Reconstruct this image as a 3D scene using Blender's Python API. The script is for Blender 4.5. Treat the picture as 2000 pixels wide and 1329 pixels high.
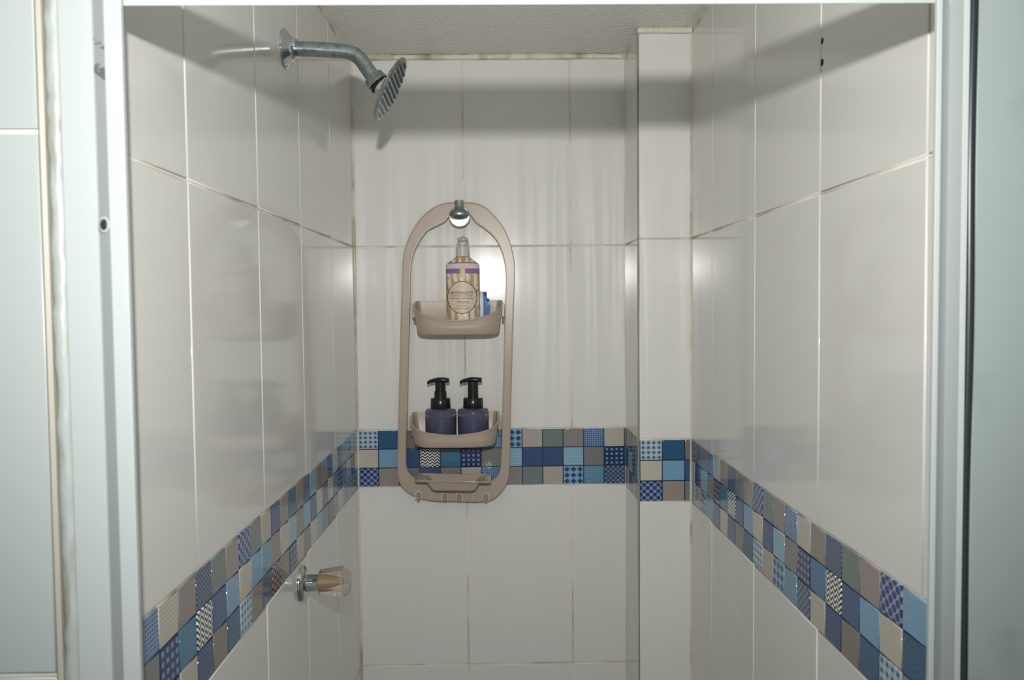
import bpy, bmesh, math, random
from math import sin, cos, pi, sqrt, radians
from mathutils import Vector, Matrix

# ------------------------------------------------------------------ clean
for o in list(bpy.data.objects):
    bpy.data.objects.remove(o, do_unlink=True)
scene = bpy.context.scene
col = scene.collection
random.seed(7)
H = 1.6                                   # height of the lens above the floor

# ------------------------------------------------------------------ camera
yaw, pit, rol, FPX = 0.01565, -0.04301, -0.00929, 1565.2
_f = Vector((sin(yaw) * cos(pit), cos(yaw) * cos(pit), sin(pit)))
_r = Vector((cos(yaw), -sin(yaw), 0))
_u = _r.cross(_f)
RGT = cos(rol) * _r + sin(rol) * _u
UPV = -sin(rol) * _r + cos(rol) * _u
cd = bpy.data.cameras.new('camera')
cam = bpy.data.objects.new('camera', cd)
col.objects.link(cam)
cam.matrix_world = Matrix(((RGT.x, UPV.x, -_f.x, 0), (RGT.y, UPV.y, -_f.y, 0), (RGT.z, UPV.z, -_f.z, H), (0, 0, 0, 1)))
cd.sensor_width = 23.5
cd.lens = 23.5 * FPX / 2000
cd.clip_start = 0.01
cd.dof.use_dof = True
cd.dof.focus_distance = 1.75
cd.dof.aperture_fstop = 7.1
scene.camera = cam

# ------------------------------------------------------------------ light
w = bpy.data.worlds.new('room_air'); scene.world = w
w.use_nodes = True
w.node_tree.nodes['Background'].inputs[0].default_value = (0.75, 0.85, 0.9, 1)
w.node_tree.nodes['Background'].inputs[1].default_value = 0.40
# the camera's own flash, above the lens
fl = bpy.data.lights.new('camera_flash', 'SPOT')
fl.energy = 45
fl.color = (1.0, 0.985, 0.95)
fl.spot_size = radians(116)
fl.spot_blend = 1.0
fl.shadow_soft_size = 0.011
flo = bpy.data.objects.new('camera_flash', fl); col.objects.link(flo)
flo.location = (-0.012, -0.005, H + 0.156)
flo.rotation_euler = (radians(90 + 0.5), 0, 0)
scene.view_settings.view_transform = 'Standard'
scene.view_settings.look = 'None'
scene.view_settings.gamma = 1
scene.view_settings.use_curve_mapping = False
scene.view_settings.exposure = 0.0

# ------------------------------------------------------------------ measured sizes (metres, lens = origin, y = into the shower)
XL, XR, DB, DP = -0.3373, 0.4111, 1.8837, 1.7091
XP, XI = 0.2964, 0.301
ZC, ZG, ZT, ZB, ZH = 0.582, 0.1394, -0.2915, -0.4259, -0.857
SH, SV = 0.0485, 0.0448
TH = 0.432                                # tile height
FLOOR = -H

# ------------------------------------------------------------------ node helpers
def lin(c):
    return tuple((x / 255 / 12.92) if x / 255 <= 0.04045 else (((x / 255) + 0.055) / 1.055) ** 2.4 for x in c)
def alb(r, g, b, k=1.14):
    c = lin((r, g, b)); g_ = sum(c) / 3
    return tuple(min(0.9, (v * 0.86 + g_ * 0.14) * k) for v in c) + (1.0,)

class X:
    """tiny expression wrapper around Math nodes"""
    nt = None
    def __init__(s, v): s.v = v
    @staticmethod
    def op(name, *a):
        n = X.nt.nodes.new('ShaderNodeMath'); n.operation = name
        for i, q in enumerate(a):
            q = q.v if isinstance(q, X) else q
            if isinstance(q, (int, float)): n.inputs[i].default_value = q
            else: X.nt.links.new(q, n.inputs[i])
        return X(n.outputs[0])
    def __add__(s, o): return X.op('ADD', s, o)
    def __radd__(s, o): return X.op('ADD', o, s)
    def __sub__(s, o): return X.op('SUBTRACT', s, o)
    def __rsub__(s, o): return X.op('SUBTRACT', o, s)
    def __mul__(s, o): return X.op('MULTIPLY', s, o)
    def __rmul__(s, o): return X.op('MULTIPLY', o, s)
    def __truediv__(s, o): return X.op('DIVIDE', s, o)
    def gt(s, o): return X.op('GREATER_THAN', s, o)
    def lt(s, o): return X.op('LESS_THAN', s, o)
    def fr(s): return X.op('FRACT', s)
    def ab(s): return X.op('ABSOLUTE', s)
    def mx(s, o): return X.op('MAXIMUM', s, o)
    def mn(s, o): return X.op('MINIMUM', s, o)
    def sn(s): return X.op('SINE', s)
    def cl(s):
        r = X.op('ADD', s, 0.0); r.v.node.use_clamp = True; return r

def rgb(nt, c):
    n = nt.nodes.new('ShaderNodeRGB'); n.outputs[0].default_value = c; return n.outputs[0]
def mix(nt, f, a, b):
    n = nt.nodes.new('ShaderNodeMix'); n.data_type = 'RGBA'
    for s, v in ((n.inputs[0], f), (n.inputs[6], a), (n.inputs[7], b)):
        v = v.v if isinstance(v, X) else v
        if isinstance(v, (int, float, tuple)): s.default_value = v
        else: nt.links.new(v, s)
    return n.outputs[2]
def mat(name, color=(0.8, 0.8, 0.8, 1), rough=0.4, metal=0.0, **kw):
    m = bpy.data.materials.new(name); m.use_nodes = True
    b = m.node_tree.nodes['Principled BSDF']
    b.inputs['Base Color'].default_value = color
    b.inputs['Roughness'].default_value = rough
    b.inputs['Metallic'].default_value = metal
    for k, v in kw.items(): b.inputs[k].default_value = v
    return m
def bsdf(m): return m.node_tree.nodes['Principled BSDF']
def setcol(m, s): m.node_tree.links.new(s.v if isinstance(s, X) else s, bsdf(m).inputs['Base Color'])
def position(nt, scale=(1, 1, 1), kind='pos'):
    if kind == 'pos': src = nt.nodes.new('ShaderNodeNewGeometry').outputs['Position']
    else: src = nt.nodes.new('ShaderNodeTexCoord').outputs['Object']
    mp = nt.nodes.new('ShaderNodeMapping'); mp.inputs['Scale'].default_value = scale
    nt.links.new(src, mp.inputs[0]); return mp.outputs[0]
def noise(nt, vec, scale, detail=2, rough=0.5):
    n = nt.nodes.new('ShaderNodeTexNoise'); n.inputs['Scale'].default_value = scale
    n.inputs['Detail'].default_value = detail; n.inputs['Roughness'].default_value = rough
    if vec is not None: nt.links.new(vec, n.inputs['Vector'])
    return n.outputs['Fac']
def bump(m, h, strength, dist):
    nt = m.node_tree; n = nt.nodes.new('ShaderNodeBump')
    n.inputs['Strength'].default_value = strength; n.inputs['Distance'].default_value = dist
    nt.links.new(h.v if isinstance(h, X) else h, n.inputs['Height'])
    nt.links.new(n.outputs[0], bsdf(m).inputs['Normal'])

# ------------------------------------------------------------------ plain materials
M = {}
def tile_mat(name, c, ripple, rough):
    m = mat(name, c, rough); nt = m.node_tree; X.nt = nt
    n1 = X(noise(nt, position(nt, (1, 1, 0.05)), 17, 1.2))
    n2 = X(noise(nt, position(nt, (1, 1, 0.6)), 9, 1))
    bump(m, n1 * ripple * 0.3 + n2 * 0.35, 0.30, 0.0022)
    if ripple > 0.5:                      # the glaze is rippled: soft vertical glints of the flash
        cb = nt.nodes.new('ShaderNodeBump'); cb.inputs['Strength'].default_value = 1.0; cb.inputs['Distance'].default_value = 0.024
        nt.links.new(n1.v, cb.inputs['Height']); nt.links.new(cb.outputs[0], bsdf(m).inputs['Coat Normal'])
        bsdf(m).inputs['Coat Weight'].default_value = 0.5; bsdf(m).inputs['Coat Roughness'].default_value = 0.37
        bsdf(m).inputs['Specular IOR Level'].default_value = 0.22
    mot = X(noise(nt, position(nt), 6, 3))
    setcol(m, mix(nt, (mot - 0.35) * 0.5, c, tuple(v * 0.95 for v in c[:3]) + (1,)))
    return m
M['tile'] = tile_mat('white_glazed_tile', (0.80, 0.79, 0.752, 1), 0.9, 0.17)
M['tile_side'] = tile_mat('white_glazed_tile_smooth', (0.775, 0.77, 0.735, 1), 0.08, 0.095)
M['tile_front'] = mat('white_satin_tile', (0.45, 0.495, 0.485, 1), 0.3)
M['grout'] = mat('cream_grout', alb(206, 202, 190, 1.35), 0.8)
nt = M['grout'].node_tree; X.nt = nt
setcol(M['grout'], mix(nt, (X(noise(nt, position(nt), 14, 4)) - 0.45) * 4, alb(210, 206, 194, 1.35), alb(172, 162, 140, 1.3)))
M['bed'] = mat('navy_printed_line', alb(32, 44, 78), 0.35)
M['caulk'] = mat('old_cream_caulk', alb(190, 182, 158, 1.35), 0.55)
nt = M['caulk'].node_tree; X.nt = nt
setcol(M['caulk'], mix(nt, ((X(noise(nt, position(nt, (1, 1, 0.5)), 22, 5)) - 0.5) * 5).cl(), alb(200, 196, 178, 1.35), alb(158, 144, 118, 1.3)))
M['corner_grey'] = mat('grey_corner_grout', (0.30, 0.30, 0.27, 1), 0.5)
M['plaster'] = mat('stippled_plaster', (0.90, 0.89, 0.85, 1), 0.2)
nt = M['plaster'].node_tree; X.nt = nt
bump(M['plaster'], X(noise(nt, position(nt), 115, 3, 0.7)), 1.0, 0.006)
M['room'] = mat('painted_bathroom_wall', (0.72, 0.76, 0.76, 1), 0.6)
M['wood'] = mat('dark_door_paint', (0.25, 0.2, 0.16, 1), 0.5)
M['floor'] = mat('grey_floor', (0.45, 0.45, 0.43, 1), 0.4)
M['frame'] = mat('white_powder_coated_aluminium', (0.47, 0.51, 0.506, 1), 0.28)
M['frame_groove'] = mat('worn_grey_aluminium', (0.40, 0.435, 0.435, 1), 0.35)
nt = M['frame_groove'].node_tree; X.nt = nt
tc = nt.nodes.new('ShaderNodeNewGeometry'); sx = nt.nodes.new('ShaderNodeSeparateXYZ'); nt.links.new(tc.outputs['Position'], sx.inputs[0])
pz = X(sx.outputs[2]); px_ = X(sx.outputs[0])
sk = pz + (px_ + 0.30) * 0.7
sc = ((sk - (H + 0.200)).ab().lt(0.0022)).mx((sk - (H + 0.180)).ab().lt(0.005)) * X(noise(nt, position(nt, (14, 14, 120)), 3, 3)).gt(0.47)
setcol(M['frame_groove'], mix(nt, sc * 0.75, (0.40, 0.435, 0.435, 1), (0.07, 0.08, 0.085, 1)))
M['silicone'] = mat('grimy_silicone', (0.5, 0.53, 0.5, 1), 0.4)
nt = M['silicone'].node_tree; X.nt = nt
a = mix(nt, ((X(noise(nt, position(nt, (1, 1, 0.25)), 60, 5)) - 0.52) * 6).cl(), (0.40, 0.435, 0.42, 1), (0.26, 0.25, 0.20, 1))
setcol(M['silicone'], a); bump(M['silicone'], X(noise(nt, position(nt, (1, 1, 0.3)), 70, 3)), 0.6, 0.003)
M['silicone_old'] = mat('yellowed_silicone', (0.42, 0.40, 0.33, 1), 0.5)
M['seal'] = mat('black_rubber_seal', (0.022, 0.028, 0.034, 1), 0.32)
M['glass'] = mat('frosted_green_glass', (0.36, 0.42, 0.40, 1), 0.45)
bsdf(M['glass']).inputs['Transmission Weight'].default_value = 0.12
nt = M['glass'].node_tree; X.nt = nt
setcol(M['glass'], mix(nt, ((X(noise(nt, position(nt), 16, 2)) - 0.60) * 4).cl(), (0.36, 0.42, 0.40, 1), (0.295, 0.345, 0.33, 1)))
M['chrome'] = mat('chrome', (0.58, 0.62, 0.63, 1), 0.09, 1.0)
M['chrome_old'] = mat('dull_chrome', (0.42, 0.46, 0.46, 1), 0.31, 1.0)
nt = M['chrome_old'].node_tree; X.nt = nt
setcol(M['chrome_old'], mix(nt, ((X(noise(nt, position(nt), 90, 4)) - 0.45) * 4).cl(), (0.38, 0.425, 0.43, 1), (0.20, 0.235, 0.24, 1)))
bump(M['chrome_old'], X(noise(nt, position(nt), 260, 2)), 0.25, 0.001)
M['rubber'] = mat('dark_washer', (0.03, 0.03, 0.03, 1), 0.5)
M['nozzle'] = mat('grey_nozzle_rubber', (0.20, 0.22, 0.22, 1), 0.45)
M['shiny'] = mat('bright_brushed_chrome', (0.75, 0.76, 0.77, 1), 0.5, 1.0)
M['acrylic'] = mat('clear_aged_acrylic', (0.90, 0.80, 0.72, 1), 0.05)
bsdf(M['acrylic']).inputs['Transmission Weight'].default_value = 0.93
bsdf(M['acrylic']).inputs['IOR'].default_value = 1.4
M['amber'] = mat('amber_core', (0.42, 0.30, 0.18, 1), 0.4)
M['taupe'] = mat('taupe_plastic', alb(152, 137, 122, 1.55), 0.30)
M['taupe_light'] = mat('pale_taupe_plastic', alb(190, 180, 166, 1.4), 0.3)
M['black'] = mat('black_pump_plastic', (0.011, 0.011, 0.013, 1), 0.22)
M['violet'] = mat('smoky_violet_bottle', (0.22, 0.24, 0.40, 1), 0.05)
bsdf(M['violet']).inputs['Transmission Weight'].default_value = 0.92
nt = M['violet'].node_tree; X.nt = nt
setcol(M['violet'], mix(nt, X(noise(nt, position(nt, (1, 1, 0.5)), 55, 3)), (0.50, 0.54, 0.66, 1), (0.62, 0.63, 0.92, 1)))  # highlight variation put into the colour as paler violet streaks
M['liquid'] = mat('dark_violet_liquid', (0.10, 0.115, 0.20, 1), 0.2)
M['pump_white'] = mat('milky_translucent_plastic', (0.74, 0.74, 0.68, 1), 0.3)
bsdf(M['pump_white']).inputs['Transmission Weight'].default_value = 0.3
M['label'] = mat('cream_label_paper', (0.72, 0.60, 0.46, 1), 0.45)
M['ink'] = mat('brown_label_ink', (0.11, 0.07, 0.05, 1), 0.5)
M['ink_soft'] = mat('soft_brown_label_ink', (0.28, 0.20, 0.13, 1), 0.5)
M['packet_white'] = mat('white_foil_packet', (0.72, 0.76, 0.80, 1), 0.25)
M['packet_blue'] = mat('blue_foil_packet', (0.02, 0.13, 0.42, 1), 0.22)
M['hole'] = mat('dark_hole', (0.02, 0.02, 0.02, 1), 0.8)
# printed wheat design of the tall bottle
m = M['print'] = mat('wheat_printed_bottle', (0.8, 0.75, 0.68, 1), 0.28)
nt = m.node_tree; X.nt = nt
oc = nt.nodes.new('ShaderNodeTexCoord').outputs['Object']; sx = nt.nodes.new('ShaderNodeSeparateXYZ'); nt.links.new(oc, sx.inputs[0])
bx_, bz = X(sx.outputs[0]), X(sx.outputs[2])
n1 = X(noise(nt, position(nt, (1, 0.3, 0.33), 'obj'), 120, 2))
n2 = X(noise(nt, position(nt, (1, 0.3, 0.45), 'obj'), 95, 3))
stalk = (((bx_ + (n2 - 0.5) * 0.014 + bz * 0.10) * 430).sn()).gt(0.05)
c = mix(nt, stalk * 0.9, (0.80, 0.74, 0.68, 1), (0.55, 0.35, 0.13, 1))
c = mix(nt, ((n1 - 0.55) * 8).cl(), c, (0.40, 0.23, 0.08, 1))
c = mix(nt, ((n2 - 0.60) * 8).cl(), c, (0.72, 0.42, 0.33, 1))
c = mix(nt, ((n2 * -1.0 + 0.38) * 10).cl(), c, (0.36, 0.37, 0.12, 1))
c = mix(nt, bz.gt(0.1352) * bz.lt(0.153), c, (0.70, 0.64, 0.68, 1))
c = mix(nt, bz.gt(0.1300) * bz.lt(0.1400) * (1 - (bx_ - 0.001).ab().lt(0.0055)), c, (0.30, 0.15, 0.38, 1))
c = mix(nt, (bz - 0.1535).ab().lt(0.0008), c, (0.20, 0.09, 0.12, 1))
c = mix(nt, (bz - 0.1405).ab().lt(0.0006), c, (0.45, 0.10, 0.28, 1))
c = mix(nt, (bx_ - 0.001).ab().lt(0.0055) * bz.gt(0.119) * bz.lt(0.149), c, (0.66, 0.55, 0.33, 1))
c = mix(nt, bz.gt(0.1670), c, (0.45, 0.30, 0.24, 1))
setcol(m, c)

# ------------------------------------------------------------------ patchwork border patterns
NAVY = alb(28, 54, 106); DENIM = alb(54, 86, 134); TEAL = alb(48, 112, 148); DTEAL = alb(36, 92, 132)
LBLUE = alb(118, 166, 196); PALE = alb(176, 196, 206); SAGE = alb(110, 124, 122); TAUPE = alb(150, 138, 130)
CREAM = alb(196, 188, 173); OLIVE = alb(126, 120, 110); DARK = alb(46, 44, 52); WHITE = alb(206, 200, 190)
def pat(name, fn):
    m = mat('border_' + name, rough=0.07); nt = m.node_tree; X.nt = nt
    uv = nt.nodes.new('ShaderNodeUVMap').outputs[0]
    s = nt.nodes.new('ShaderNodeSeparateXYZ'); nt.links.new(uv, s.inputs[0])
    c = fn(nt, uv, X(s.outputs[0]), X(s.outputs[1]))
    nz = X(noise(nt, uv, 40, 2))
    setcol(m, mix(nt, ((nz - 0.5) * 0.5).cl(), c, (0.02, 0.03, 0.05, 1)))
    bump(m, X(noise(nt, position(nt), 180, 2)), 0.25, 0.0008)
    return m
def tri(x): return ((x.fr()) - 0.5).ab() * 2           # 0..1 triangle
def gingham(nt, uv, u, v):
    a = ((u * 4 + 0.0).fr() - 0.5).ab().lt(0.23); b = ((v * 4).fr() - 0.5).ab().lt(0.23)
    c = mix(nt, (a + b).gt(0.5), PALE, alb(150, 178, 196)); return mix(nt, a * b, c, alb(58, 84, 120))
def swirl(nt, uv, u, v):
    r = X.op('SQRT', (u - 0.5) * (u - 0.5) + (v - 0.45) * (v - 0.45)); t = X.op('ARCTAN2', v - 0.45, u - 0.5)
    return mix(nt, (r * 38 + t * 1.5).sn().gt(0.45) * 0.5, DTEAL, alb(24, 64, 104))
def grain(base, dark, sc=26, k=4):
    return lambda nt, uv, u, v: mix(nt, ((X(noise(nt, uv, sc, 3)) - 0.5) * k).cl(), base, dark)
def sparkle(nt, uv, u, v):
    c = mix(nt, X(noise(nt, uv, 9, 2)), alb(100, 152, 190), LBLUE)
    return mix(nt, ((X(noise(nt, uv, 17, 1)) - 0.68) * 12).cl(), c, WHITE)
def circles(nt, uv, u, v):
    def ring(du): 
        a = (u * 3 + du).fr() - 0.5; b = (v * 3 + du).fr() - 0.5
        return X.op('SQRT', a * a + b * b)
    d = ring(0.0).mn(ring(0.5))
    return mix(nt, d.gt(0.31), alb(34, 56, 116), alb(128, 152, 190))
def plain(c): return lambda nt, uv, u, v: rgb(nt, c)
def chevron(n, m_, c1, c2):
    return lambda nt, uv, u, v: mix(nt, (v * n + tri(u * m_) * 0.8).fr().gt(0.5), c1, c2)
def woven(c1, c2, n):
    return lambda nt, uv, u, v: mix(nt, ((u * n * 6.2832).sn() * (v * n * 6.2832).sn()).gt(0.1), c1, c2)
def dots(nt, uv, u, v):
    a = ((u * 4).fr() - 0.5).ab(); b = ((v * 4).fr() - 0.5).ab()
    return mix(nt, a.mx(b).lt(0.25), alb(24, 50, 100), alb(122, 144, 178))
def grid(c1, c2, n, wd=0.2):
    return lambda nt, uv, u, v: mix(nt, (((u * n).fr() - 0.5).ab().gt(0.5 - wd)).mx(((v * n).fr() - 0.5).ab().gt(0.5 - wd)), c1, c2)
def diamonds(nt, uv, u, v):
    return mix(nt, (((u * 3).fr() - 0.5).ab() + ((v * 3).fr() - 0.5).ab()).lt(0.45), LBLUE, alb(32, 60, 122))
def lines(c1, c2, n, axis, wd=0.3):
    return lambda nt, uv, u, v: mix(nt, ((u if axis == 0 else v) * n).fr().lt(wd), c1, c2)
def diag(c1, c2, n):
    return lambda nt, uv, u, v: mix(nt, ((u + v) * n).fr().lt(0.45), c1, c2)
PT = dict(
    A=pat('gingham', gingham), B=pat('swirl', swirl), C=pat('cream_grain', grain(CREAM, alb(150, 140, 124))),
    D=pat('sparkle', sparkle), E=pat('circles', circles), F=pat('taupe', plain(TAUPE)),
    G=pat('denim', grain(DENIM, alb(46, 66, 118), 40)), H=pat('chevron', chevron(6, 4, alb(240, 236, 226), alb(30, 28, 34))),
    I=pat('teal_weave', woven(TEAL, alb(58, 124, 158), 16)), J=pat('square_dots', dots),
    K=pat('speckle', grain(alb(132, 132, 126), alb(92, 100, 112), 22, 7)), L=pat('blue_grid', grid(alb(38, 78, 140), alb(130, 160, 196), 9, 0.16)),
    M=pat('sage', plain(SAGE)), N=pat('fine_zigzag', chevron(9, 7, CREAM, alb(146, 132, 116))),
    O=pat('diamonds', diamonds), P=pat('navy_weave', woven(alb(34, 64, 118), alb(58, 88, 138), 6)),
    Q=pat('blue_lines', lines(LBLUE, alb(150, 186, 206), 8, 1)), R=pat('teal_grid', grid(alb(44, 116, 158), alb(122, 168, 192), 10, 0.15)),
    S=pat('slate_crosses', woven(alb(52, 74, 110), alb(112, 130, 150), 4)), T=pat('warm_grey', grain(alb(140, 132, 130), alb(122, 114, 114), 18)),
    U=pat('cream_lines', lines(CREAM, alb(160, 152, 138), 10, 0)), V=pat('pale_lines', lines(alb(190, 184, 172), alb(168, 160, 146), 9, 1, 0.25)),
    W=pat('blue_diagonal', diag(alb(42, 64, 98), alb(96, 118, 142), 7)), Y=pat('brown_grey', plain(OLIVE)),
    Z=pat('ink_chevron', chevron(4, 3, alb(150, 142, 136), DARK)))

# ------------------------------------------------------------------ object helpers
def link(name, me, parent=None, m=None):
    o = bpy.data.objects.new(name, me); col.objects.link(o)
    if m is not None: me.materials.append(M[m] if isinstance(m, str) else m)
    if parent is not None: o.parent = parent
    return o
def pydata(name, v, f, parent=None, m=None, smooth=False):
    me = bpy.data.meshes.new(name); me.from_pydata([tuple(p) for p in v], [], f); me.update()
    bm = bmesh.new(); bm.from_mesh(me); bmesh.ops.recalc_face_normals(bm, faces=bm.faces); bm.to_mesh(me); bm.free()
    if smooth:
        for p in me.polygons: p.use_smooth = True
    return link(name, me, parent, m)
def tag(o, label=None, cat=None, group=None, kind=None):
    for k, v in (('label', label), ('category', cat), ('group', group), ('kind', kind)):
        if v: o[k] = v
    return o
def thing(name, loc, label, cat, group=None):
    o = bpy.data.objects.new(name, None); col.objects.link(o); o.location = loc; o.empty_display_size = 0.05
    return tag(o, label, cat, group)
def box_data(x0, x1, y0, y1, z0, z1):
    v = [(x, y, z) for z in (z0, z1) for y in (y0, y1) for x in (x0, x1)]
    return v, [(0, 2, 3, 1), (4, 5, 7, 6), (0, 1, 5, 4), (2, 6, 7, 3), (0, 4, 6, 2), (1, 3, 7, 5)]
def box(name, x0, x1, y0, y1, z0, z1, m, parent=None, bev=0):
    v, f = box_data(x0, x1, y0, y1, z0, z1)
    o = pydata(name, v, f, parent, m)
    if bev:
        bm = bmesh.new(); bm.from_mesh(o.data)
        bmesh.ops.bevel(bm, geom=list(bm.edges), offset=bev, segments=2, affect='EDGES', profile=0.5)
        bm.to_mesh(o.data); bm.free()
    return o
def frame_of(axis):
    a = Vector(axis).normalized(); t = Vector((0, 0, 1)) if abs(a.z) < 0.9 else Vector((0, 1, 0))
    x = t.cross(a).normalized(); y = a.cross(x); return x, y, a
def lathe(name, prof, origin, axis, m, parent=None, seg=32, smooth=True, sx=1, sy=1, rot=0.0):
    """prof: list of (distance along axis, radius)"""
    ex, ey, ez = frame_of(axis); o = Vector(origin); v = []; f = []
    for d, r in prof:
        for k in range(seg):
            t = 2 * pi * k / seg + rot; v.append(o + ez * d + ex * (r * sx * cos(t)) + ey * (r * sy * sin(t)))
    for i in range(len(prof) - 1):
        for k in range(seg):
            a = i * seg + k; b = i * seg + (k + 1) % seg; f.append((a, b, b + seg, a + seg))
    f.append(tuple(range(seg))); n = (len(prof) - 1) * seg; f.append(tuple(range(n, n + seg)))
    ob = pydata(name, v, f, parent, m, smooth)
    if smooth: sharp(ob)
    return ob
def sharp(o, ang=38):
    bm = bmesh.new(); bm.from_mesh(o.data)
    for e in bm.edges:
        if len(e.link_faces) == 2 and e.calc_face_angle(0) > radians(ang): e.smooth = False
    bm.to_mesh(o.data); bm.free()
def sweep(name, pts, rad, m, parent=None, seg=16, smooth=True):
    v = []; f = []; n = len(pts); P = [Vector(p) for p in pts]
    R_ = rad if isinstance(rad, (list, tuple)) else [rad] * n
    ref = Vector((0, 1, 0)) if abs((P[-1] - P[0]).normalized().y) < 0.8 else Vector((0, 0, 1))
    for i in range(n):
        t = (P[min(i + 1, n - 1)] - P[max(i - 1, 0)]).normalized()
        x = ref.cross(t).normalized(); y = t.cross(x)
        for k in range(seg):
            a = 2 * pi * k / seg; v.append(P[i] + x * (R_[i] * cos(a)) + y * (R_[i] * sin(a)))
    for i in range(n - 1):
        for k in range(seg):
            a = i * seg + k; b = i * seg + (k + 1) % seg; f.append((a, b, b + seg, a + seg))
    f.append(tuple(range(seg))); f.append(tuple(range((n - 1) * seg, n * seg)))
    o = pydata(name, v, f, parent, m, smooth)
    if smooth: sharp(o)
    return o
def bez(p0, p1, p2, n):
    return [Vector(p0) * (1 - t) ** 2 + Vector(p1) * 2 * t * (1 - t) + Vector(p2) * t * t for t in [i / n for i in range(n + 1)]]
def prism(name, poly, z0, z1, m, parent=None):
    """poly: (x,y) cross-section run up from z0 to z1"""
    n = len(poly); v = [(x, y, z0) for x, y in poly] + [(x, y, z1) for x, y in poly]
    f = [(i, (i + 1) % n, n + (i + 1) % n, n + i) for i in range(n)] + [tuple(range(n)), tuple(range(n, 2 * n))]
    return pydata(name, v, f, parent, m)

# ------------------------------------------------------------------ tiles
TC = {}
def tile_mesh(w_, h_, t, ch):
    key = (round(w_, 4), round(h_, 4), t, ch)
    if key in TC: return TC[key]
    me = bpy.data.meshes.new('tile_shape'); v = []; f = []
    lv = [(0, 0.0), (0, t - ch), (ch * 0.35, t - ch * 0.3), (ch, t)]
    for ins, z in lv:
        a, b = w_ / 2 - ins, h_ / 2 - ins
        v += [(-a, -b, z), (a, -b, z), (a, b, z), (-a, b, z)]
    for i in range(3):
        for k in range(4):
            a = i * 4 + k; b = i * 4 + (k + 1) % 4; f.append((a, b, b + 4, a + 4))
    f.append((12, 13, 14, 15))
    me.from_pydata(v, [], f); uvl = me.uv_layers.new(name='UVMap')
    for l in me.loops:
        p = me.vertices[l.vertex_index].co; uvl.data[l.index].uv = (p.x / w_ + 0.5, p.y / h_ + 0.5)
    for p in me.polygons: p.use_smooth = len(p.vertices) == 4 and p.index < 12
    me.materials.append(M['tile'])
    TC[key] = me; return me
def put_tile(name, me, parent, c, ud, n, m, flip=False, tilt=(0, 0)):
    o = bpy.data.objects.new(name, me); col.objects.link(o); o.parent = parent
    u = Vector(ud); nn = Vector(n); v = nn.cross(u)
    if flip: u, v = -u, -v
    R_ = Matrix(((u.x, v.x, nn.x), (u.y, v.y, nn.y), (u.z, v.z, nn.z))).to_4x4()
    R_ = R_ @ Matrix.Rotation(tilt[0], 4, 'X') @ Matrix.Rotation(tilt[1], 4, 'Y')
    o.matrix_local = Matrix.Translation(Vector(c)) @ R_
    o.material_slots[0].link = 'OBJECT'; o.material_slots[0].material = m
    return o
GR = 0.0030
def tile_face(parent, to_world, ud, n, cuts, rows, m, t=0.0022, g=GR, ch=0.0014):
    """cuts: joints along u; rows: list of (z0,z1). to_world(u,z) gives a point on the grout bed"""
    for z0, z1 in rows:
        for a, b in zip(cuts, cuts[1:]):
            if b - a < 0.006: continue
            me = tile_mesh(b - a - g, z1 - z0 - g, t, ch)
            tl = (random.uniform(-1, 1) * 0.0012, random.uniform(-1, 1) * 0.0012)
            if parent.name == 'wall_back' and abs(a + 0.081) < 1e-6 and z1 == ZG: tl = (-0.006, 0.008)   # this one is tilted on purpose to move the flash highlight
            put_tile('wall_tile', me, parent, to_world((a + b) / 2, (z0 + z1) / 2), ud, n, m, tilt=tl)
PIECE = ['ABYPVSRON', 'CDGHIJKQP', 'EFMWTVLTM']           # three rows of one printed border piece
PIECE2 = ['MNPTBYGDY', 'DRTVQYDGV', 'YWZYJNYVD']
def column(k, flip, P=PIECE):
    rows = [r[k] for r in P]
    return rows[::-1] if flip else rows
def border(parent, to_world, ud, n, spans, t=0.0028):
    """spans: (u0, u1, letters top to bottom, flip)"""
    for a, b, rows, flip in spans:
        for i, ch in enumerate(rows):
            zc_ = ZT - (i + 0.5) * SV
            me = tile_mesh(b - a - 0.0022, SV - 0.0022, t, 0.0007)
            put_tile('border_square', me, parent, to_world((a + b) / 2, zc_), ud, n, PT[ch], flip)

ROWS = [(ZG, ZG + TH), (ZT, ZG), (ZH, ZB), (ZH - TH, ZH), (FLOOR, ZH - TH)]
BED = 0.0022
# ---- back wall (u = +x, normal -y)
wall_back = tag(box('wall_back', -0.45, XI + 0.12, DB + BED, DB + 0.12, FLOOR, ZC + 0.06, 'grout'), 'white tiled shower back wall with patchwork border behind the caddy', 'wall', kind='structure')
tw = lambda u, z: (u, DB + BED, z)
tile_face(wall_back, tw, (1, 0, 0), (0, -1, 0), [XL + 0.001, -0.081, 0.169, XI], ROWS, M['tile'])
box('border_bed', XL + 0.001, XI, DB + BED - 0.0012, DB + BED + 0.002, ZB + 0.0013, ZT - 0.0013, 'bed', wall_back)
sp = []
for k in range(14):
    a = XL + 0.0005 + k * SH; b = min(a + SH, XI)
    flip = k >= 9; kk = k if k < 9 else 17 - k
    if b - a > 0.003: sp.append((a, b, column(kk, flip), flip))
border(wall_back, tw, (1, 0, 0), (0, -1, 0), sp)
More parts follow.
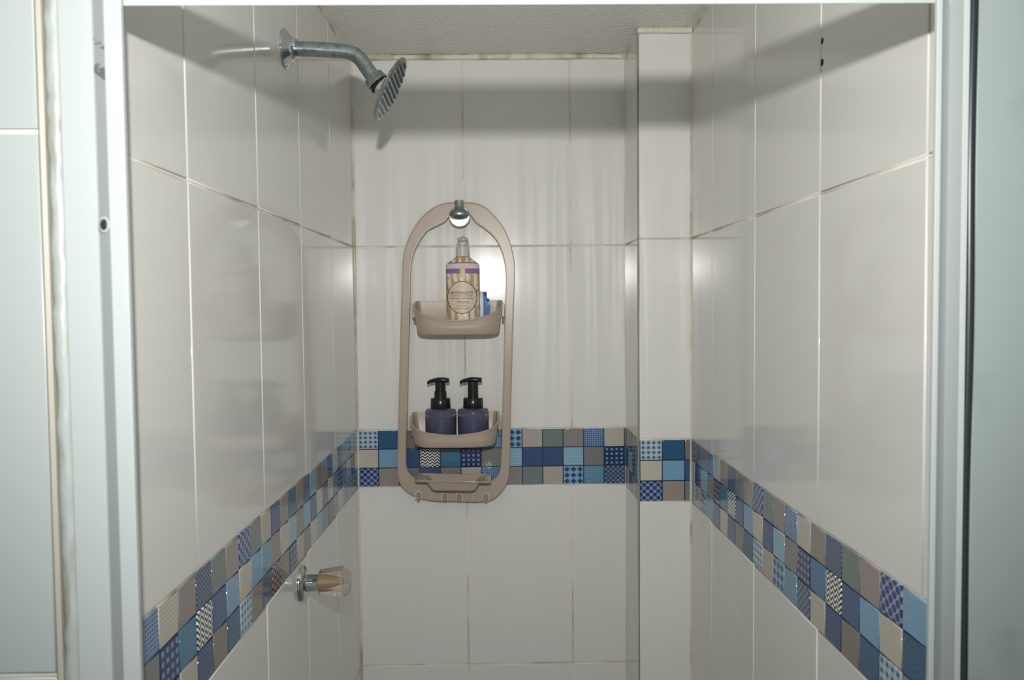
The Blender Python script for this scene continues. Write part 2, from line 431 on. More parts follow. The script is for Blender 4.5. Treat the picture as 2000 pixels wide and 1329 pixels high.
# ---- pillar
wall_pillar = tag(box('wall_pillar', XP + BED, XR + 0.05, DP + BED, DB + 0.05, FLOOR, ZC + 0.06, 'grout'), 'narrow tiled pillar boxed into the right back corner', 'pillar', kind='structure')
tw = lambda u, z: (u, DP + BED, z)
tile_face(wall_pillar, tw, (1, 0, 0), (0, -1, 0), [XP + 0.001, XR], ROWS, M['tile'])
box('border_bed', XP + 0.002, XR, DP + BED - 0.0012, DP + BED + 0.002, ZB + 0.0013, ZT - 0.0013, 'bed', wall_pillar)
border(wall_pillar, tw, (1, 0, 0), (0, -1, 0), [(XP + 0.0035, XP + 0.052, column(0, 0), 0), (XP + 0.052, XP + 0.1005, column(1, 0), 0), (XP + 0.1005, XR, column(2, 0), 0)])
tw = lambda u, z: (XP + BED, -u, z)                          # its left flank, seen at a slant
tile_face(wall_pillar, tw, (0, -1, 0), (-1, 0, 0), [-DB, -(DP + 0.0015)], ROWS, M['tile_side'])
border(wall_pillar, tw, (0, -1, 0), (-1, 0, 0), [(-DB + i * SH, min(-DB + (i + 1) * SH, -DP - 0.002), column(4 - i, 1), 1) for i in range(4)])
# ---- left wall (u = +y, normal +x)
wall_left = tag(box('wall_left', -0.45, XL - BED, 0.640, DB + 0.1, FLOOR, ZC + 0.06, 'grout'), 'glossy white tiled left wall carrying the shower arm and tap', 'wall', kind='structure')
tw = lambda u, z: (XL - BED, u, z)
tile_face(wall_left, tw, (0, 1, 0), (1, 0, 0), [0.660, 0.8835, 1.1387, 1.3815, 1.632, DB], ROWS, M['tile_side'])
box('border_bed', XL - BED - 0.002, XL - BED + 0.0012, 0.66, DB, ZB + 0.0013, ZT - 0.0013, 'bed', wall_left)
sp = []; S0 = 1.0696
for k in range(9):
    a, b = S0 - (k + 1) * SH, S0 - k * SH
    if b > 0.665: sp.append((max(a, 0.662), b, column(k, 1), True))
for k in range(17):
    a = S0 + k * SH; b = min(a + SH, DB)
    if b - a > 0.003: sp.append((a, b, column(k % 9, 0, PIECE2) if k < 9 else column((k - 9 + 2) % 9, 0, PIECE), False))
border(wall_left, tw, (0, 1, 0), (1, 0, 0), sp)
# ---- right wall (u = -y, normal -x)
wall_right = tag(box('wall_right', XR + BED, 0.53, 0.70, DP + 0.1, FLOOR, ZC + 0.06, 'grout'), 'glossy white tiled right wall with two drill holes', 'wall', kind='structure')
tw = lambda u, z: (XR + BED, -u, z)
tile_face(wall_right, tw, (0, -1, 0), (-1, 0, 0), [-DP, -1.5425, -1.285, -1.024, -0.767, -0.70], ROWS, M['tile_side'])
box('border_bed', XR + BED - 0.0012, XR + BED + 0.002, 0.70, DP, ZB + 0.0013, ZT - 0.0013, 'bed', wall_right)
sp = []
for k in range(-11, 11):
    a = -1.2403 + k * SH; b = a + SH                            # u, seam at y = 1.2403
    a2, b2 = max(a, -DP), min(b, -0.702)
    if b2 - a2 < 0.004: continue
    rows = column(8 - (k % 9), 1) if k < 9 else (['D', 'B', 'T'] if k == 9 else column(1, 0))
    sp.append((a2, b2, rows, True))
border(wall_right, tw, (0, -1, 0), (-1, 0, 0), sp)
for z, ln in ((0.3302, 0.0039), (0.3033, 0.0044)):
    lathe('drill_hole', [(0, ln), (0.0006, ln), (0.0008, ln * 0.7)], (XR + 0.0002, 1.0200, z), (-1, 0, 0), 'hole', wall_right, 14)
# ---- corner caulk lines
def caulk(name, pts, r, label, m='caulk', sub=26):
    P = []
    for i in range(len(pts) - 1):
        for k in range(sub):
            P.append(Vector(pts[i]).lerp(Vector(pts[i + 1]), k / sub))
    P.append(Vector(pts[-1]))
    rr = [r * random.uniform(0.75, 1.25) for _ in P]
    o = sweep(name, P, rr, m, None, 8); return tag(o, label, 'caulk', kind='structure')
caulk('trim_1', [(XL + 0.001, DB - 0.001, FLOOR), (XL + 0.001, DB - 0.001, ZC)], 0.0026, 'stained caulk line in the left back corner')
caulk('trim_2', [(XI - 0.001, DB - 0.001, FLOOR), (XI - 0.001, DB - 0.001, ZC)], 0.0036, 'caulk line where back wall meets the pillar')
caulk('trim_3', [(XR - 0.001, DP - 0.001, FLOOR), (XR - 0.001, DP - 0.001, ZC)], 0.0022, 'caulk line in the right corner beside the pillar')
caulk('trim_4', [(XL, DB - 0.001, ZC - 0.006), (XI - 0.01, DB - 0.001, ZC - 0.006)], 0.0065, 'cream grout smear along top of the back wall')
caulk('trim_5', [(XP, DP - 0.001, ZC - 0.006), (XR, DP - 0.001, ZC - 0.006)], 0.0065, 'cream grout smear along top of the pillar')
caulk('trim_6', [(XP + 0.0015, DP + 0.0015, FLOOR), (XP + 0.0015, DP + 0.0015, ZC)], 0.0022, 'grey grout edge along the front corner of the pillar', 'corner_grey')
# ---- ceiling, floor, the bathroom around the photographer
tag(box('ceiling', -1.3, 1.3, -1.4, 2.05, ZC, ZC + 0.1, 'plaster'), 'rough stippled grey white shower ceiling', 'ceiling', kind='structure')
tag(box('floor', -1.3, 1.3, -1.4, 2.05, FLOOR - 0.1, FLOOR, 'floor'), 'grey floor of the shower room', 'floor', kind='structure')
for nm, b, lb in (('wall_room_left', (-1.3, -1.2, -1.4, 0.66), 'left bathroom wall'), ('wall_room_right', (1.2, 1.3, -1.4, 0.72), 'right bathroom wall'),
              ('wall_front_right', (0.53, 1.2, 0.70, 0.80), 'bathroom wall right of the shower opening')):
    tag(box(nm, *b, FLOOR, ZC, 'room'), lb, 'wall', kind='structure')
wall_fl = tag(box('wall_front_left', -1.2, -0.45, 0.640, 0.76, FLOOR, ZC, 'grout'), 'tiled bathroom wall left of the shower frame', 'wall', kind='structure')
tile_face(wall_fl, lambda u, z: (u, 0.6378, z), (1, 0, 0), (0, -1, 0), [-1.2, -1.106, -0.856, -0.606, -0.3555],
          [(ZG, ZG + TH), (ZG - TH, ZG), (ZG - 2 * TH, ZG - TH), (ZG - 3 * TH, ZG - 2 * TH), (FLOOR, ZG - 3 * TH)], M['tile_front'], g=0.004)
wf = (-0.356, -0.3475)
o = tag(prism('trim_7', [(-0.3565, 0.645), (-0.3565, 0.6345), (-0.354, 0.632), (-0.351, 0.634), (-0.351, 0.645)], FLOOR, ZC, 'silicone_old'), 'yellowed sealant bead beside the left frame', 'sealant', kind='structure')
P = [(-0.3445 + random.uniform(-1, 1) * 0.0008, 0.640, FLOOR + (ZC - FLOOR) * i / 220) for i in range(221)]
tag(sweep('trim_8', P, [random.uniform(0.0066, 0.0078) for _ in P], 'silicone', None, 10), 'lumpy grimy silicone bead along the left frame', 'sealant', kind='structure')

# ------------------------------------------------------------------ aluminium frame of the shower opening
fr = thing('shower_enclosure', (0.03, 0.64, FLOOR), 'white aluminium frame around the shower opening', 'frame')
def rel(o, root):                         # geometry is written in room coordinates
    o.matrix_local = Matrix.Translation(-root.location) @ o.matrix_local
    return o
jl = rel(prism('jamb', [(-0.3385, 0.66), (-0.3385, 0.634), (-0.3375, 0.633), (-0.3118, 0.633), (-0.3118, 0.66)], FLOOR, 0.2425, 'frame', fr), fr)
gv = pydata('groove', *(lambda n: (n, [(0, 1, 3, 2), (4, 5, 7, 6), (0, 2, 6, 4), (1, 3, 7, 5), (0, 1, 5, 4), (2, 3, 7, 6)]))(
    [(-0.3118, 0.6345, FLOOR), (-0.3118, 0.6345, 0.2425), (-0.3000, 0.6255, FLOOR), (-0.3000, 0.6255, 0.2425), (-0.3118, 0.66, FLOOR), (-0.3118, 0.66, 0.2425), (-0.3000, 0.66, FLOOR), (-0.3000, 0.66, 0.2425)]), jl, 'frame_groove')
prism('lip', [(-0.3000, 0.66), (-0.3000, 0.6262), (-0.2988, 0.6250), (-0.2875, 0.6250), (-0.2862, 0.6263), (-0.2862, 0.6300), (-0.2975, 0.657)], FLOOR, 0.2425, 'frame', jl)
sc_ = lathe('screw', [(0, 0.0046), (0.0012, 0.0044), (0.0022, 0.0030), (0.0024, 0.0012)], (-0.3042, 0.6285, 0.0655), (-0.35, -1, 0), 'chrome_old', jl, 18)
lathe('screw_cap', [(0, 0.0066), (0.0012, 0.0064), (0.0018, 0.0050)], (-0.3046, 0.6292, 0.0655), (-0.45, -1, 0), 'frame', jl, 20)
jr = rel(prism('jamb', [(0.3585, 0.66), (0.3425, 0.631), (0.3425, 0.6275), (0.3432, 0.6268), (0.3462, 0.6268), (0.3470, 0.6275), (0.3640, 0.6480), (0.3641, 0.6285), (0.3650, 0.6272), (0.3680, 0.6270), (0.3690, 0.6285), (0.3690, 0.66)], FLOOR, 0.2425, 'frame', fr), fr)
hv, hf = box_data(-0.3385, 0.3690, 0.6475, 0.657, 0.2425, 0.2800)
hv = [(x, y, z - 0.0032 if (z < 0.25 and y < 0.65) else z) for x, y, z in hv]       # drip edge along the front
rel(pydata('header_rail', hv, hf, fr, 'frame'), fr)
# frosted leaf to the right of the frame, black seal on its edge
dr = thing('glass_door', (0.6, 0.645, FLOOR), 'pale green frosted glass door leaf with black edge seal, right of frame', 'glass door')
rel(box('pane', 0.3772, 0.95, 0.632, 0.640, FLOOR + 0.02, 0.40, 'glass', dr, 0.001), dr)
P = [(0.3735 + 0.0006 * sin(i * 0.35) + 0.0005 * sin(i * 0.13 + 1), 0.6335, FLOOR + 0.02 + (0.40 - FLOOR - 0.02) * i / 120) for i in range(121)]
rel(sweep('edge_seal', P, 0.0041, 'seal', dr, 12), dr)

# ------------------------------------------------------------------ hanging caddy
def at(u, v, y):                          # point that shows at (u, v) of the 2000 x 1329 frame, y metres in
    d = (u - 1000) / FPX * RGT - (v - 664.5) / FPX * UPV + _f
    return d * (y / d.y)
CY = 1.850
base = at(888, 979, CY)
cad = thing('shower_caddy', (base.x, CY, base.z), 'taupe plastic two basket caddy hanging on the back wall', 'caddy')
OUT = [(899, 395), (929, 397), (951, 407), (973, 430), (988, 452), (999, 482), (1005.5, 519), (1003.5, 600), (1000.7, 693), (997, 839), (994.5, 928), (985, 953), (963.5, 975), (938, 980.5), (889, 979.5), (839, 977.5), (802, 965), (782, 946), (776.5, 918), (778.5, 800), (781, 690), (783.5, 600), (786, 519), (789.6, 489), (802, 457), (819, 430), (844, 407), (869, 397)]
INN = [(899, 412), (914, 415), (920, 423), (929, 434.5), (946, 447), (963.4, 462), (976, 482), (984.5, 509), (988, 544), (986, 610), (984.5, 668), (981, 804), (978, 905), (974, 925), (962, 937), (940, 941), (888, 940), (835, 938), (812, 934), (798, 922), (793.5, 903), (796, 804), (798.5, 680), (801, 593), (802.5, 529), (807, 499), (819.4, 472), (834, 452), (854, 441), (869, 433), (877, 423), (884, 415)]
def smooth_closed(pts, n):
    P = [Vector(p) for p in pts]; N_ = len(P); dense = []
    for i in range(N_):
        a, b, c_, d = P[i - 1], P[i], P[(i + 1) % N_], P[(i + 2) % N_]
        L = (c_ - b).length; ta = (c_ - a) / max((c_ - a).length, 1e-6) * L; tb = (d - b) / max((d - b).length, 1e-6) * L
        for k in range(16):
            t = k / 16; t2, t3 = t * t, t * t * t
            dense.append(b * (2 * t3 - 3 * t2 + 1) + ta * (t3 - 2 * t2 + t) + c_ * (-2 * t3 + 3 * t2) + tb * (t3 - t2))
    return dense
def resample(D, n):
    """n points from the first to just before the last of an open run"""
    L = [0.0]
    for p, q in zip(D, D[1:]): L.append(L[-1] + (q - p).length)
    out = []; j = 0
    for k in range(n):
        d = L[-1] * k / n
        while L[j + 1] < d: j += 1
        out.append(D[j].lerp(D[j + 1], (d - L[j]) / max(L[j + 1] - L[j], 1e-9)))
    return out
def match(outer, inner, pairs):
    """pair both contours between matching corners (indices of control points, samples)"""
    DO, DI = smooth_closed(outer, 0), smooth_closed(inner, 0); DO.append(DO[0]); DI.append(DI[0]); A, B = [], []
    for (o0, i0, n), (o1, i1, _) in zip(pairs, pairs[1:]):
        A += resample(DO[o0 * 16:o1 * 16 + 1], n); B += resample(DI[i0 * 16:i1 * 16 + 1], n)
    return A, B
oo, ii = match(OUT, INN, [(0, 0, 8), (1, 2, 6), (2, 3, 8), (3, 5, 10), (5, 7, 8), (6, 8, 16), (10, 12, 12), (12, 14, 6), (13, 15, 8), (14, 16, 8), (15, 17, 6), (16, 18, 10), (18, 20, 16), (22, 24, 8), (23, 25, 10), (25, 27, 8), (26, 29, 6), (27, 30, 8), (28, 32, 0)])
N_ = len(oo)
RIM = 0.0034
v = []; f = []; nc = 10
for k in range(N_):
    a, b = at(oo[k].x, oo[k].y, CY), at(ii[k].x, ii[k].y, CY)
    wd = max((b - a).length, 0.004); e = min(RIM / wd, 0.2)
    for t, h in [(0.0, 0.0), (0.0, 0.0100), (e * 0.3, 0.0116), (e * 0.8, 0.0117), (e, 0.0106), (1 - e, 0.0106), (1 - e * 0.8, 0.0122), (1 - e * 0.3, 0.0121), (1.0, 0.0100), (1.0, 0.0)]:
        p = a.lerp(b, t); v.append(Vector((p.x, CY + 0.008 - h, p.z)) - cad.location)
for k in range(N_):
    for j in range(nc):
        a = k * nc + j; b = k * nc + (j + 1) % nc; c_ = ((k + 1) % N_) * nc
        f.append((a, b, c_ + (j + 1) % nc, c_ + j))
fo = pydata('frame', v, f, cad, 'taupe', True); sharp(fo, 50)

def rrect(a, b, rf, rb, n=10):
    """plan of a basket: x in +-a, y from 0 (back) to -b (front)"""
    pts = []
    for cx, cy_, r, t0 in ((a - rb, -rb, rb, 90), (-(a - rb), -rb, rb, 180 - 90)):
        pass
    def arc(cx, cy_, r, d0, d1):
        for i in range(n + 1):
            t = radians(d0 + (d1 - d0) * i / n); pts.append((cx + r * cos(t), cy_ + r * sin(t)))
    arc(a - rb, -rb, rb, 90, 0); arc(a - rf, -b + rf, rf, 0, -90)
    for i in range(1, 8):
        pts.append((a - rf - (2 * a - 2 * rf) * i / 8, -b))
    arc(-(a - rf), -b + rf, rf, -90, -180); arc(-(a - rb), -rb, rb, 180, 90)
    return pts
def basket(cx, zback, zfront, dip, zbot, a=0.0995, b=0.088):
    plan = rrect(a, b, 0.040, 0.010); bow = 0.010
    def pt(x, y, s, inset=0.0):
        yy = y - bow * (1 - (x / a) ** 2) * max(0.0, -y / b) 
        q = 1 - inset / a
        return x * s * q, (yy + b * 0.45) * (1 - (1 - s) * 1.2) * q - b * 0.45
    def top(x, y):
        t = min(1, max(0, -y / b)); t = t * t * (3 - 2 * t)
        return zback + (zfront - zback) * t - dip * (1 - (x / a) ** 2) * t
    lev = [(0.0, 0.86, 0), (0.03, 0.90, 0), (0.10, 0.925, 0), (0.40, 0.950, 0), (0.46, 0.957, 0), (0.50, 0.955, 0), (0.90, 0.985, 0), (0.92, 1.005, 0), (1.0, 1.008, 0),
           (1.0, 1.0, 0.003), (0.9, 0.985, 0.003), (0.12, 0.92, 0.003), (0.06, 0.88, 0.003)]
    v = []; f = []; n = len(plan)
    for h, s, ins in lev:
        for x, y in plan:
            X_, Y_ = pt(x, y, s, ins); zt = top(x, y); v.append(Vector((cx + X_, CY + 0.002 + Y_, zbot + (zt - zbot) * h)) - cad.location)
    for i in range(len(lev) - 1):
        for k in range(n):
            p, q = i * n + k, i * n + (k + 1) % n; f.append((p, q, q + n, p + n))
    f.append(tuple(range(n))); e = (len(lev) - 1) * n; f.append(tuple(range(e, e + n)))
    o = pydata('basket', v, f, cad, 'taupe', True); sharp(o, 40)
    for s in (-1, 1):                      # clips that hold the basket in the frame
        x = cx + s * (a + 0.0018)
        cl = box('clip', x - 0.0035, x + 0.0035, CY - 0.030, CY - 0.004, (zback + zfront) / 2 - 0.028, (zback + zfront) / 2 + 0.004, 'taupe', o, 0.0015)
        cl.matrix_local = Matrix.Translation(-cad.location)
        cl2 = sweep('strut', [(x, CY - 0.006, zfront - 0.030), (x, CY - 0.016, zfront - 0.020), (x, CY - 0.028, zfront - 0.010)], 0.0025, 'taupe', o, 8)
        cl2.matrix_local = Matrix.Translation(-cad.location)
    return o
basket(-0.0925, 0.0126, -0.0080, 0.0225, -0.0640)
basket(-0.1030, -0.2440, -0.2680, 0.0150, -0.3140)
# soap tray at the bottom
def tray():
    cx, zt = -0.1075, -0.3895
    lev = [(0.044, 0.060, zt - 0.0270), (0.050, 0.064, zt - 0.0235), (0.061, 0.070, zt - 0.0035), (0.0845, 0.078, zt - 0.0035), (0.0850, 0.0785, zt), (0.0815, 0.0745, zt), (0.060, 0.066, zt - 0.004), (0.048, 0.060, zt - 0.019)]
    v = []; f = []; n = None
    for a, b, z in lev:
        pl = rrect(a, b, 0.008, 0.004, 5); n = len(pl)
        sh_ = -0.004 if (a, b) in ((0.0815, 0.0745), (0.060, 0.066), (0.048, 0.060)) else 0.0
        for x, y in pl: v.append(Vector((cx + x, CY + 0.001 + y + sh_, z - x * 0.03)) - cad.location)
    for i in range(len(lev) - 1):
        for k in range(n):
            p, q = i * n + k, i * n + (k + 1) % n; f.append((p, q, q + n, p + n))
    f.append(tuple(range(n))); e = (len(lev) - 1) * n; f.append(tuple(range(e, e + n)))
    o = pydata('soap_tray', v, f, cad, 'taupe', True); sharp(o, 30)
tray()
for u_, v_ in ((818, 968), (869, 970), (897, 970), (949, 971)):
    p = at(u_, v_, CY - 0.0035) - cad.location
    pts = [p + Vector((-0.0068, -0.001, -0.008))] + [p + Vector((0.0068 * cos(t), -0.0035, 0.004 + 0.0062 * sin(t))) for t in [pi - pi * i / 10 for i in range(11)]] + [p + Vector((0.0068, -0.001, -0.008))]
    hk = sweep('hook', pts, 0.0019, 'taupe_light', cad, 8)
    sweep('hook_tongue', [p + Vector((0, 0.002, 0.004)), p + Vector((0, -0.004, -0.003)), p + Vector((0, -0.011, -0.007)), p + Vector((0, -0.014, -0.003))], [0.0036, 0.0036, 0.0033, 0.0028], 'taupe', hk, 10)
for u_, v_ in ((843, 970.5), (924, 972)):
    p = at(u_, v_, CY - 0.004) - cad.location
    lathe('stud', [(0, 0.0026), (0.002, 0.0024), (0.003, 0.0014)], p + Vector((0, 0.002, 0)), (0, -1, 0), 'taupe_light', cad, 12)

# hook on the wall that carries the caddy
hp = at(898, 424, 1.846)
hk = thing('wall_hook', (hp.x, DB, hp.z), 'chrome knob hook on the back wall holding up the caddy', 'hook')
L0 = Vector((0, 0, 0))
lathe('post', [(0, 0.007), (0.050, 0.007)], (0, 0, 0), (0, -1, 0), 'chrome', hk, 20)
lathe('disc', [(0, 0.020), (0.002, 0.0243), (0.004, 0.0246), (0.0062, 0.0225), (0.0072, 0.012), (0.0074, 0.001)], (0, -0.046, 0), (0, -1, -0.05), 'shiny', hk, 36)
lathe('bulb', [(0, 0.001), (0.001, 0.010), (0.004, 0.0180), (0.010, 0.0228), (0.016, 0.0218), (0.022, 0.0155), (0.026, 0.0112), (0.030, 0.0104), (0.042, 0.0104), (0.043, 0.009)], (0, -0.0655, -0.0085), (0, 0.10, 1), 'chrome_old', hk, 30, sy=0.65)

# ------------------------------------------------------------------ printed lotion bottle in the upper basket
bb = (at(904, 560, 1.806).x, 1.806, -0.0580)
bt = thing('lotion_bottle', bb, 'printed lotion bottle with round cream label in the upper basket', 'bottle')
A_, B_ = 0.0380, 0.0270
ro = 0.0898 + 0.058
body = lathe('body', [(0.0, 0.034), (0.003, 0.0375), (0.008, 0.038), (ro, 0.038), (ro + 0.004, 0.0366), (ro + 0.0165, 0.0205), (ro + 0.0190, 0.0165), (ro + 0.022, 0.0150), (ro + 0.022, 0.001)], (0, 0, 0), (0, 0, 1), 'print', bt, 48, sx=B_ / A_, sy=1)
# frame_of gives x axis along y for a vertical axis; sx squashes the depth
ex, ey, ez = frame_of((0, 0, 1))
if abs(ex.x) > 0.5:                       # make sure the flat side faces the room
    for vv in body.data.vertices: vv.co.x, vv.co.y = vv.co.x * A_ / B_, vv.co.y * B_ / A_
z0 = ro + 0.0205
lathe('collar', [(0, 0.0150), (0.001, 0.0158), (0.0215, 0.0150), (0.0225, 0.0140)], (0.0005, 0, z0), (0, 0, 1), 'pump_white', bt, 28)
pm = lathe('pump', [(0, 0.0100), (0.004, 0.0098), (0.0045, 0.0145), (0.0075, 0.0145), (0.008, 0.0085), (0.0150, 0.0080), (0.0155, 0.0128), (0.0200, 0.0125), (0.0215, 0.0090)], (0.0010, 0, z0 + 0.0215), (0, 0, 1), 'pump_white', bt, 24)
sweep('spout', [(0.001, -0.004, z0 + 0.0395), (0.002, -0.022, z0 + 0.0398), (0.003, -0.033, z0 + 0.0365)], [0.0060, 0.0048, 0.0036], 'pump_white', pm, 12)
def wrap(x, z, off): return (x, -B_ * sqrt(max(0.0, 1 - (x / A_) ** 2)) - off, z)
def disc_on(name, cx, cz, rx, rz, off, m, parent, r0=0.0):
    v = []; f = []; K = 40; L = [r0 + (1 - r0) * i / 8 for i in range(9)] if r0 == 0 else [r0, 1.0]
    for l in L:
        for k in range(K):
            t = 2 * pi * k / K; v.append(wrap(cx + rx * l * cos(t), cz + rz * l * sin(t), off))
    for i in range(len(L) - 1):
        for k in range(K):
            a = i * K + k; b = i * K + (k + 1) % K; f.append((a, b, b + K, a + K))
    return pydata(name, v, f, parent, m, True)
LZ = 0.019 + 0.058
lab = disc_on('label', -0.001, LZ, 0.0335, 0.0365, 0.0005, 'label', bt)
disc_on('label_ring', -0.001, LZ, 0.0335, 0.0365, 0.0008, 'ink', lab, 0.955)
def text_on(s, cx, cz, size, m, shear=0.0, width=None):
    c_ = bpy.data.curves.new('lettering', 'FONT'); c_.body = s; c_.size = size; c_.align_x = 'CENTER'; c_.shear = shear; c_.resolution_u = 3
    o = bpy.data.objects.new('lettering', c_); col.objects.link(o)
    bpy.context.view_layer.update()
    me = bpy.data.meshes.new_from_object(o.evaluated_get(bpy.context.evaluated_depsgraph_get()))
    bpy.data.objects.remove(o, do_unlink=True)
    xs = [q.co.x for q in me.vertices]; k = width / (max(xs) - min(xs)) if width else 1
    for q in me.vertices: q.co = Vector(wrap(cx + q.co.x * k, cz + q.co.y, 0.0010))
    me.materials.clear()
    return link('lettering', me, lab, m)
text_on('AROMANOTE', -0.002, LZ + 0.0068, 0.0100, 'ink', width=0.052)
text_on('CREAMY CLEANSER', -0.002, LZ + 0.0018, 0.0050, 'ink_soft', width=0.050)
for i in range(17):
    x = -0.0275 + i * 0.0031
    if i == 7: continue
    v = [wrap(x, LZ - 0.0030, 0.001), wrap(x + 0.0023, LZ - 0.0030, 0.001), wrap(x + 0.0023, LZ - 0.0012, 0.001), wrap(x, LZ - 0.0012, 0.001)]
    pydata('lettering', v, [(0, 1, 2, 3)], lab, 'ink_soft')
text_on('Avena', 0.000, LZ - 0.0130, 0.0105, 'ink_soft', 0.35, width=0.027)
for i in range(8):
    x = -0.013 + i * 0.0031
    v = [wrap(x, LZ - 0.0192, 0.001), wrap(x + 0.0021, LZ - 0.0192, 0.001), wrap(x + 0.0021, LZ - 0.0178, 0.001), wrap(x, LZ - 0.0178, 0.001)]
    pydata('lettering', v, [(0, 1, 2, 3)], lab, 'ink_soft')
text_on('FAMILY GUARD', -0.002, LZ - 0.0265, 0.0055, 'ink_soft', width=0.036)

# blue and white packet beside it
pb = at(944, 600, 1.825)
pk = thing('foil_packet', (pb.x, 1.825, -0.0575), 'small blue and white packet beside the lotion bottle', 'packet')
def slab(name, x0, x1, z0_, z1_, th, m, ripple=0.0, n=10):
    v = []; f = []
    for s in (-1, 1):
        for i in range(n + 1):
            for j in range(n + 1):
                a, b = i / n, j / n
                x = x0 + (x1 - x0) * a + ripple * sin(b * 17 + 1) * (a ** 3); z = z0_ + (z1_ - z0_) * b + ripple * 0.6 * sin(a * 9) * b
                e = (1 - (2 * b - 1) ** 6) ** 0.5
                v.append((x, s * th * e + 0.1 * (x - x0), z))
    q = (n + 1) ** 2
    for i in range(n):
        for j in range(n):
            a = i * (n + 1) + j; f.append((a, a + 1, a + n + 2, a + n + 1)); f.append((q + a, q + a + 1, q + a + n + 2, q + a + n + 1))
    for i in range(n):
        for a, b in ((i, i + 1), (n * (n + 1) + i, n * (n + 1) + i + 1), (i * (n + 1), (i + 1) * (n + 1)), (i * (n + 1) + n, (i + 1) * (n + 1) + n)):
            f.append((a, b, q + b, q + a))
    return pydata(name, v, f, pk, m, False)
sl = slab('white_panel', -0.0160, 0.0002, 0.0, 0.0905, 0.006, 'packet_white')
slab('blue_panel', 0.0002, 0.0082, 0.0, 0.0895, 0.0062, 'packet_blue', 0.0)
slab('torn_edge', 0.0082, 0.0150, 0.0, 0.0740, 0.0045, 'packet_blue', 0.0016)
for x0, x1, z0_, z1_ in ((-0.0085, -0.0060, 0.060, 0.068), (-0.0070, -0.0035, 0.0515, 0.0545), (-0.0095, -0.0070, 0.052, 0.057)):
    box('printed_mark', x0, x1, -0.0072, -0.0055, z0_, z1_, 'packet_blue', sl)

# ------------------------------------------------------------------ two violet pump bottles in the lower basket
def pump_bottle(u, label, sleeve):
    yb = 1.8065
    p = at(u, 830, yb)
    t = thing('pump_bottle', (p.x, yb, -0.3085), label, 'bottle', 'violet pump bottles in the lower basket')
    zs = -0.2310 + 0.3085
    lathe('body', [(0, 0.0310), (0.003, 0.0345), (0.007, 0.0352), (zs - 0.008, 0.0352), (zs - 0.003, 0.0340), (zs, 0.0305), (zs + 0.0015, 0.022), (zs + 0.002, 0.001)], (0, 0, 0), (0, 0, 1), 'violet', t, 40)
    lathe('liquid', [(0, 0.001), (0.0005, 0.030), (zs - 0.022, 0.030), (zs - 0.0215, 0.001)], (0, 0, 0.005), (0, 0, 1), 'liquid', t, 32)
    lathe('collar', [(0, 0.0226), (0.0005, 0.0229), (0.021, 0.0222), (0.0235, 0.0205), (0.0240, 0.0135)], (0, 0, zs + 0.0005), (0, 0, 1), 'black', t, 32)
    zc_ = zs + 0.024
    prof = [(0, 0.0142), (0.015, 0.0138), (0.0165, 0.0118), (0.036, 0.0118)] if sleeve else [(0, 0.0122), (0.036, 0.0118)]
    pu = lathe('pump', prof, (0, 0, zc_), (0, 0, 1), 'black', t, 24)
    secs = [(0.0205, 0.0070, -0.0030, 0.0040), (0.0195, 0.0110, -0.0045, 0.0055), (0.008, 0.0135, -0.0045, 0.0070), (-0.004, 0.0130, -0.0040, 0.0072), (-0.013, 0.0080, -0.0040, 0.0052), (-0.022, 0.0058, -0.0060, 0.0025), (-0.0285, 0.0046, -0.0085, -0.0010), (-0.0295, 0.0036, -0.0085, -0.0025)]
    v = []; f = []; K = 14
    for x, hw, zlo, zhi in secs:
        for k in range(K):
            a = 2 * pi * k / K; c_, s = cos(a), sin(a)
            sq = lambda q: math.copysign(abs(q) ** 0.6, q)
            v.append((x, hw * sq(c_), zc_ + 0.0395 + (zlo + zhi) / 2 + (zhi - zlo) / 2 * sq(s)))
    for i in range(len(secs) - 1):
        for k in range(K):
            a, b = i * K + k, i * K + (k + 1) % K; f.append((a, b, b + K, a + K))
    f.append(tuple(range(K))); f.append(tuple(range((len(secs) - 1) * K, len(secs) * K)))
    o = pydata('pump_head', v, f, t, 'black', True); sharp(o, 50)
pump_bottle(861, 'violet bottle with stepped black pump sleeve, nearer the shower head side', True)
pump_bottle(924.5, 'violet bottle with plain black pump stem, nearer the pillar', False)

# ------------------------------------------------------------------ shower head
SY = 1.300
sh = thing('overhead_shower', (XL, SY, 0.4122), 'dull chrome shower arm with round spray head on the left wall', 'shower head')
def sp_(x, z, y=SY): return Vector((x - XL, y - SY, z - 0.4122))
lathe('flange', [(0, 0.0310), (0.0025, 0.0308), (0.006, 0.0270), (0.010, 0.0200), (0.016, 0.0155), (0.020, 0.0150), (0.0205, 0.012)], sp_(XL + 0.0002, 0.4122), (1, 0, 0.0), 'chrome', sh, 40)
arm = [sp_(XL + 0.004, 0.4125), sp_(-0.30, 0.4115), sp_(-0.27, 0.4095), sp_(-0.250, 0.4080)] + bez(sp_(-0.244, 0.4076), sp_(-0.2235, 0.4062), sp_(-0.2120, 0.3880), 8) + [sp_(-0.2000, 0.3700), sp_(-0.1950, 0.3625)]
sweep('arm', arm, 0.0117, 'chrome_old', sh, 22)
j0 = sp_(-0.1985, 0.3680); jd = (0.80, 0, -0.60)
nut = lathe('swivel_nut', [(0, 0.0120), (0.001, 0.0165), (0.011, 0.0185), (0.0145, 0.0185), (0.015, 0.014)], j0, (0.62, 0, -0.78), 'chrome_old', sh, 10, False)
nrm = Vector((0.885, 0.02, -0.465)).normalized()
hc = sp_(-0.1735, 0.3490)
lathe('washer', [(0, 0.0165), (0.003, 0.0172), (0.0045, 0.0160)], j0 + Vector((0.62, 0, -0.78)).normalized() * 0.0145, (0.70, 0, -0.66), 'rubber', sh, 24)
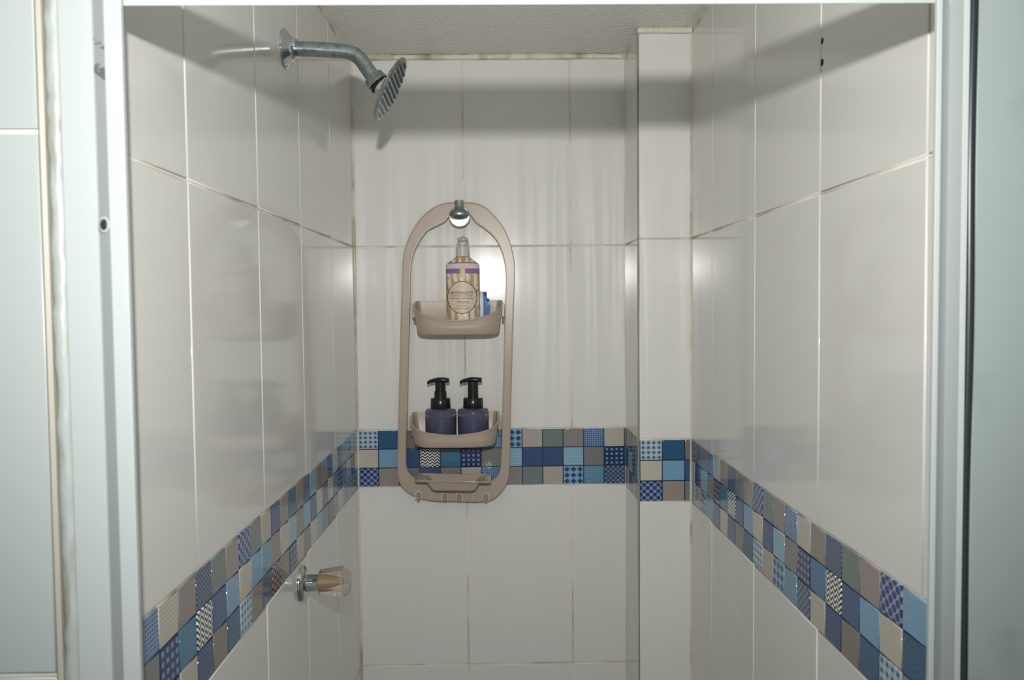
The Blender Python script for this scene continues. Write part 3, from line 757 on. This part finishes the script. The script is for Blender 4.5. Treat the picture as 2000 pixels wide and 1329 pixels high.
lathe('neck', [(0, 0.0120), (0.006, 0.0155), (0.014, 0.0150), (0.020, 0.0175)], hc - nrm * 0.0225, nrm, 'chrome', sh, 8, False)
plate = lathe('spray_plate', [(0, 0.016), (0.002, 0.030), (0.006, 0.046), (0.0085, 0.0532), (0.0115, 0.0533), (0.0130, 0.0515), (0.0133, 0.048), (0.0133, 0.001)], hc - nrm * 0.0070, nrm, 'chrome_old', sh, 44)
ex, ey, ez = frame_of(nrm); v = []; f = []
for i in range(-5, 6):
    for j in range(-5, 6):
        if i * i + j * j > 26: continue
        c_ = hc + nrm * 0.0060 + ex * i * 0.0088 + ey * j * 0.0088; b = len(v)
        for d, r in ((0, 0.0027), (0.0026, 0.0017)):
            for k in range(6): v.append(c_ + nrm * d + ex * r * cos(k * pi / 3) + ey * r * sin(k * pi / 3))
        for k in range(6): f.append((b + k, b + (k + 1) % 6, b + 6 + (k + 1) % 6, b + 6 + k))
        f.append(tuple(range(b + 6, b + 12)))
tag(pydata('nozzles', v, f, plate, 'nozzle'), kind='stuff')

# ------------------------------------------------------------------ tap
VY = 1.333; vz = -0.4632
tp = thing('shower_tap', (XL, VY, vz), 'chrome wall tap with faceted clear acrylic knob below the border', 'tap')
ax = (1, 0, 0.035)
lathe('flange', [(0, 0.0300), (0.003, 0.0300), (0.0065, 0.0280), (0.0100, 0.0205), (0.0105, 0.015)], (0.0002, 0, 0), (1, 0, 0), 'chrome', tp, 36)
lathe('stem', [(0, 0.0145), (0.012, 0.0140), (0.0200, 0.0138), (0.0225, 0.0150)], (0.0085, 0, 0), ax, 'chrome', tp, 28)
kn = lathe('knob', [(0, 0.0185), (0.002, 0.0212), (0.030, 0.0245), (0.042, 0.0255), (0.0505, 0.0190), (0.0520, 0.0165)], (0.0305, 0, 0.001), ax, 'acrylic', tp, 10, False, rot=0.2)
lathe('core', [(0, 0.0110), (0.012, 0.0105), (0.024, 0.0075), (0.036, 0.0035)], (0.0315, 0, 0.001), ax, 'amber', kn, 14)

# ------------------------------------------------------------------ lift everything from lens height to floor height
for o in list(col.objects):
    if o.parent is None and o.type in ('MESH', 'EMPTY'):
        o.location.z += H
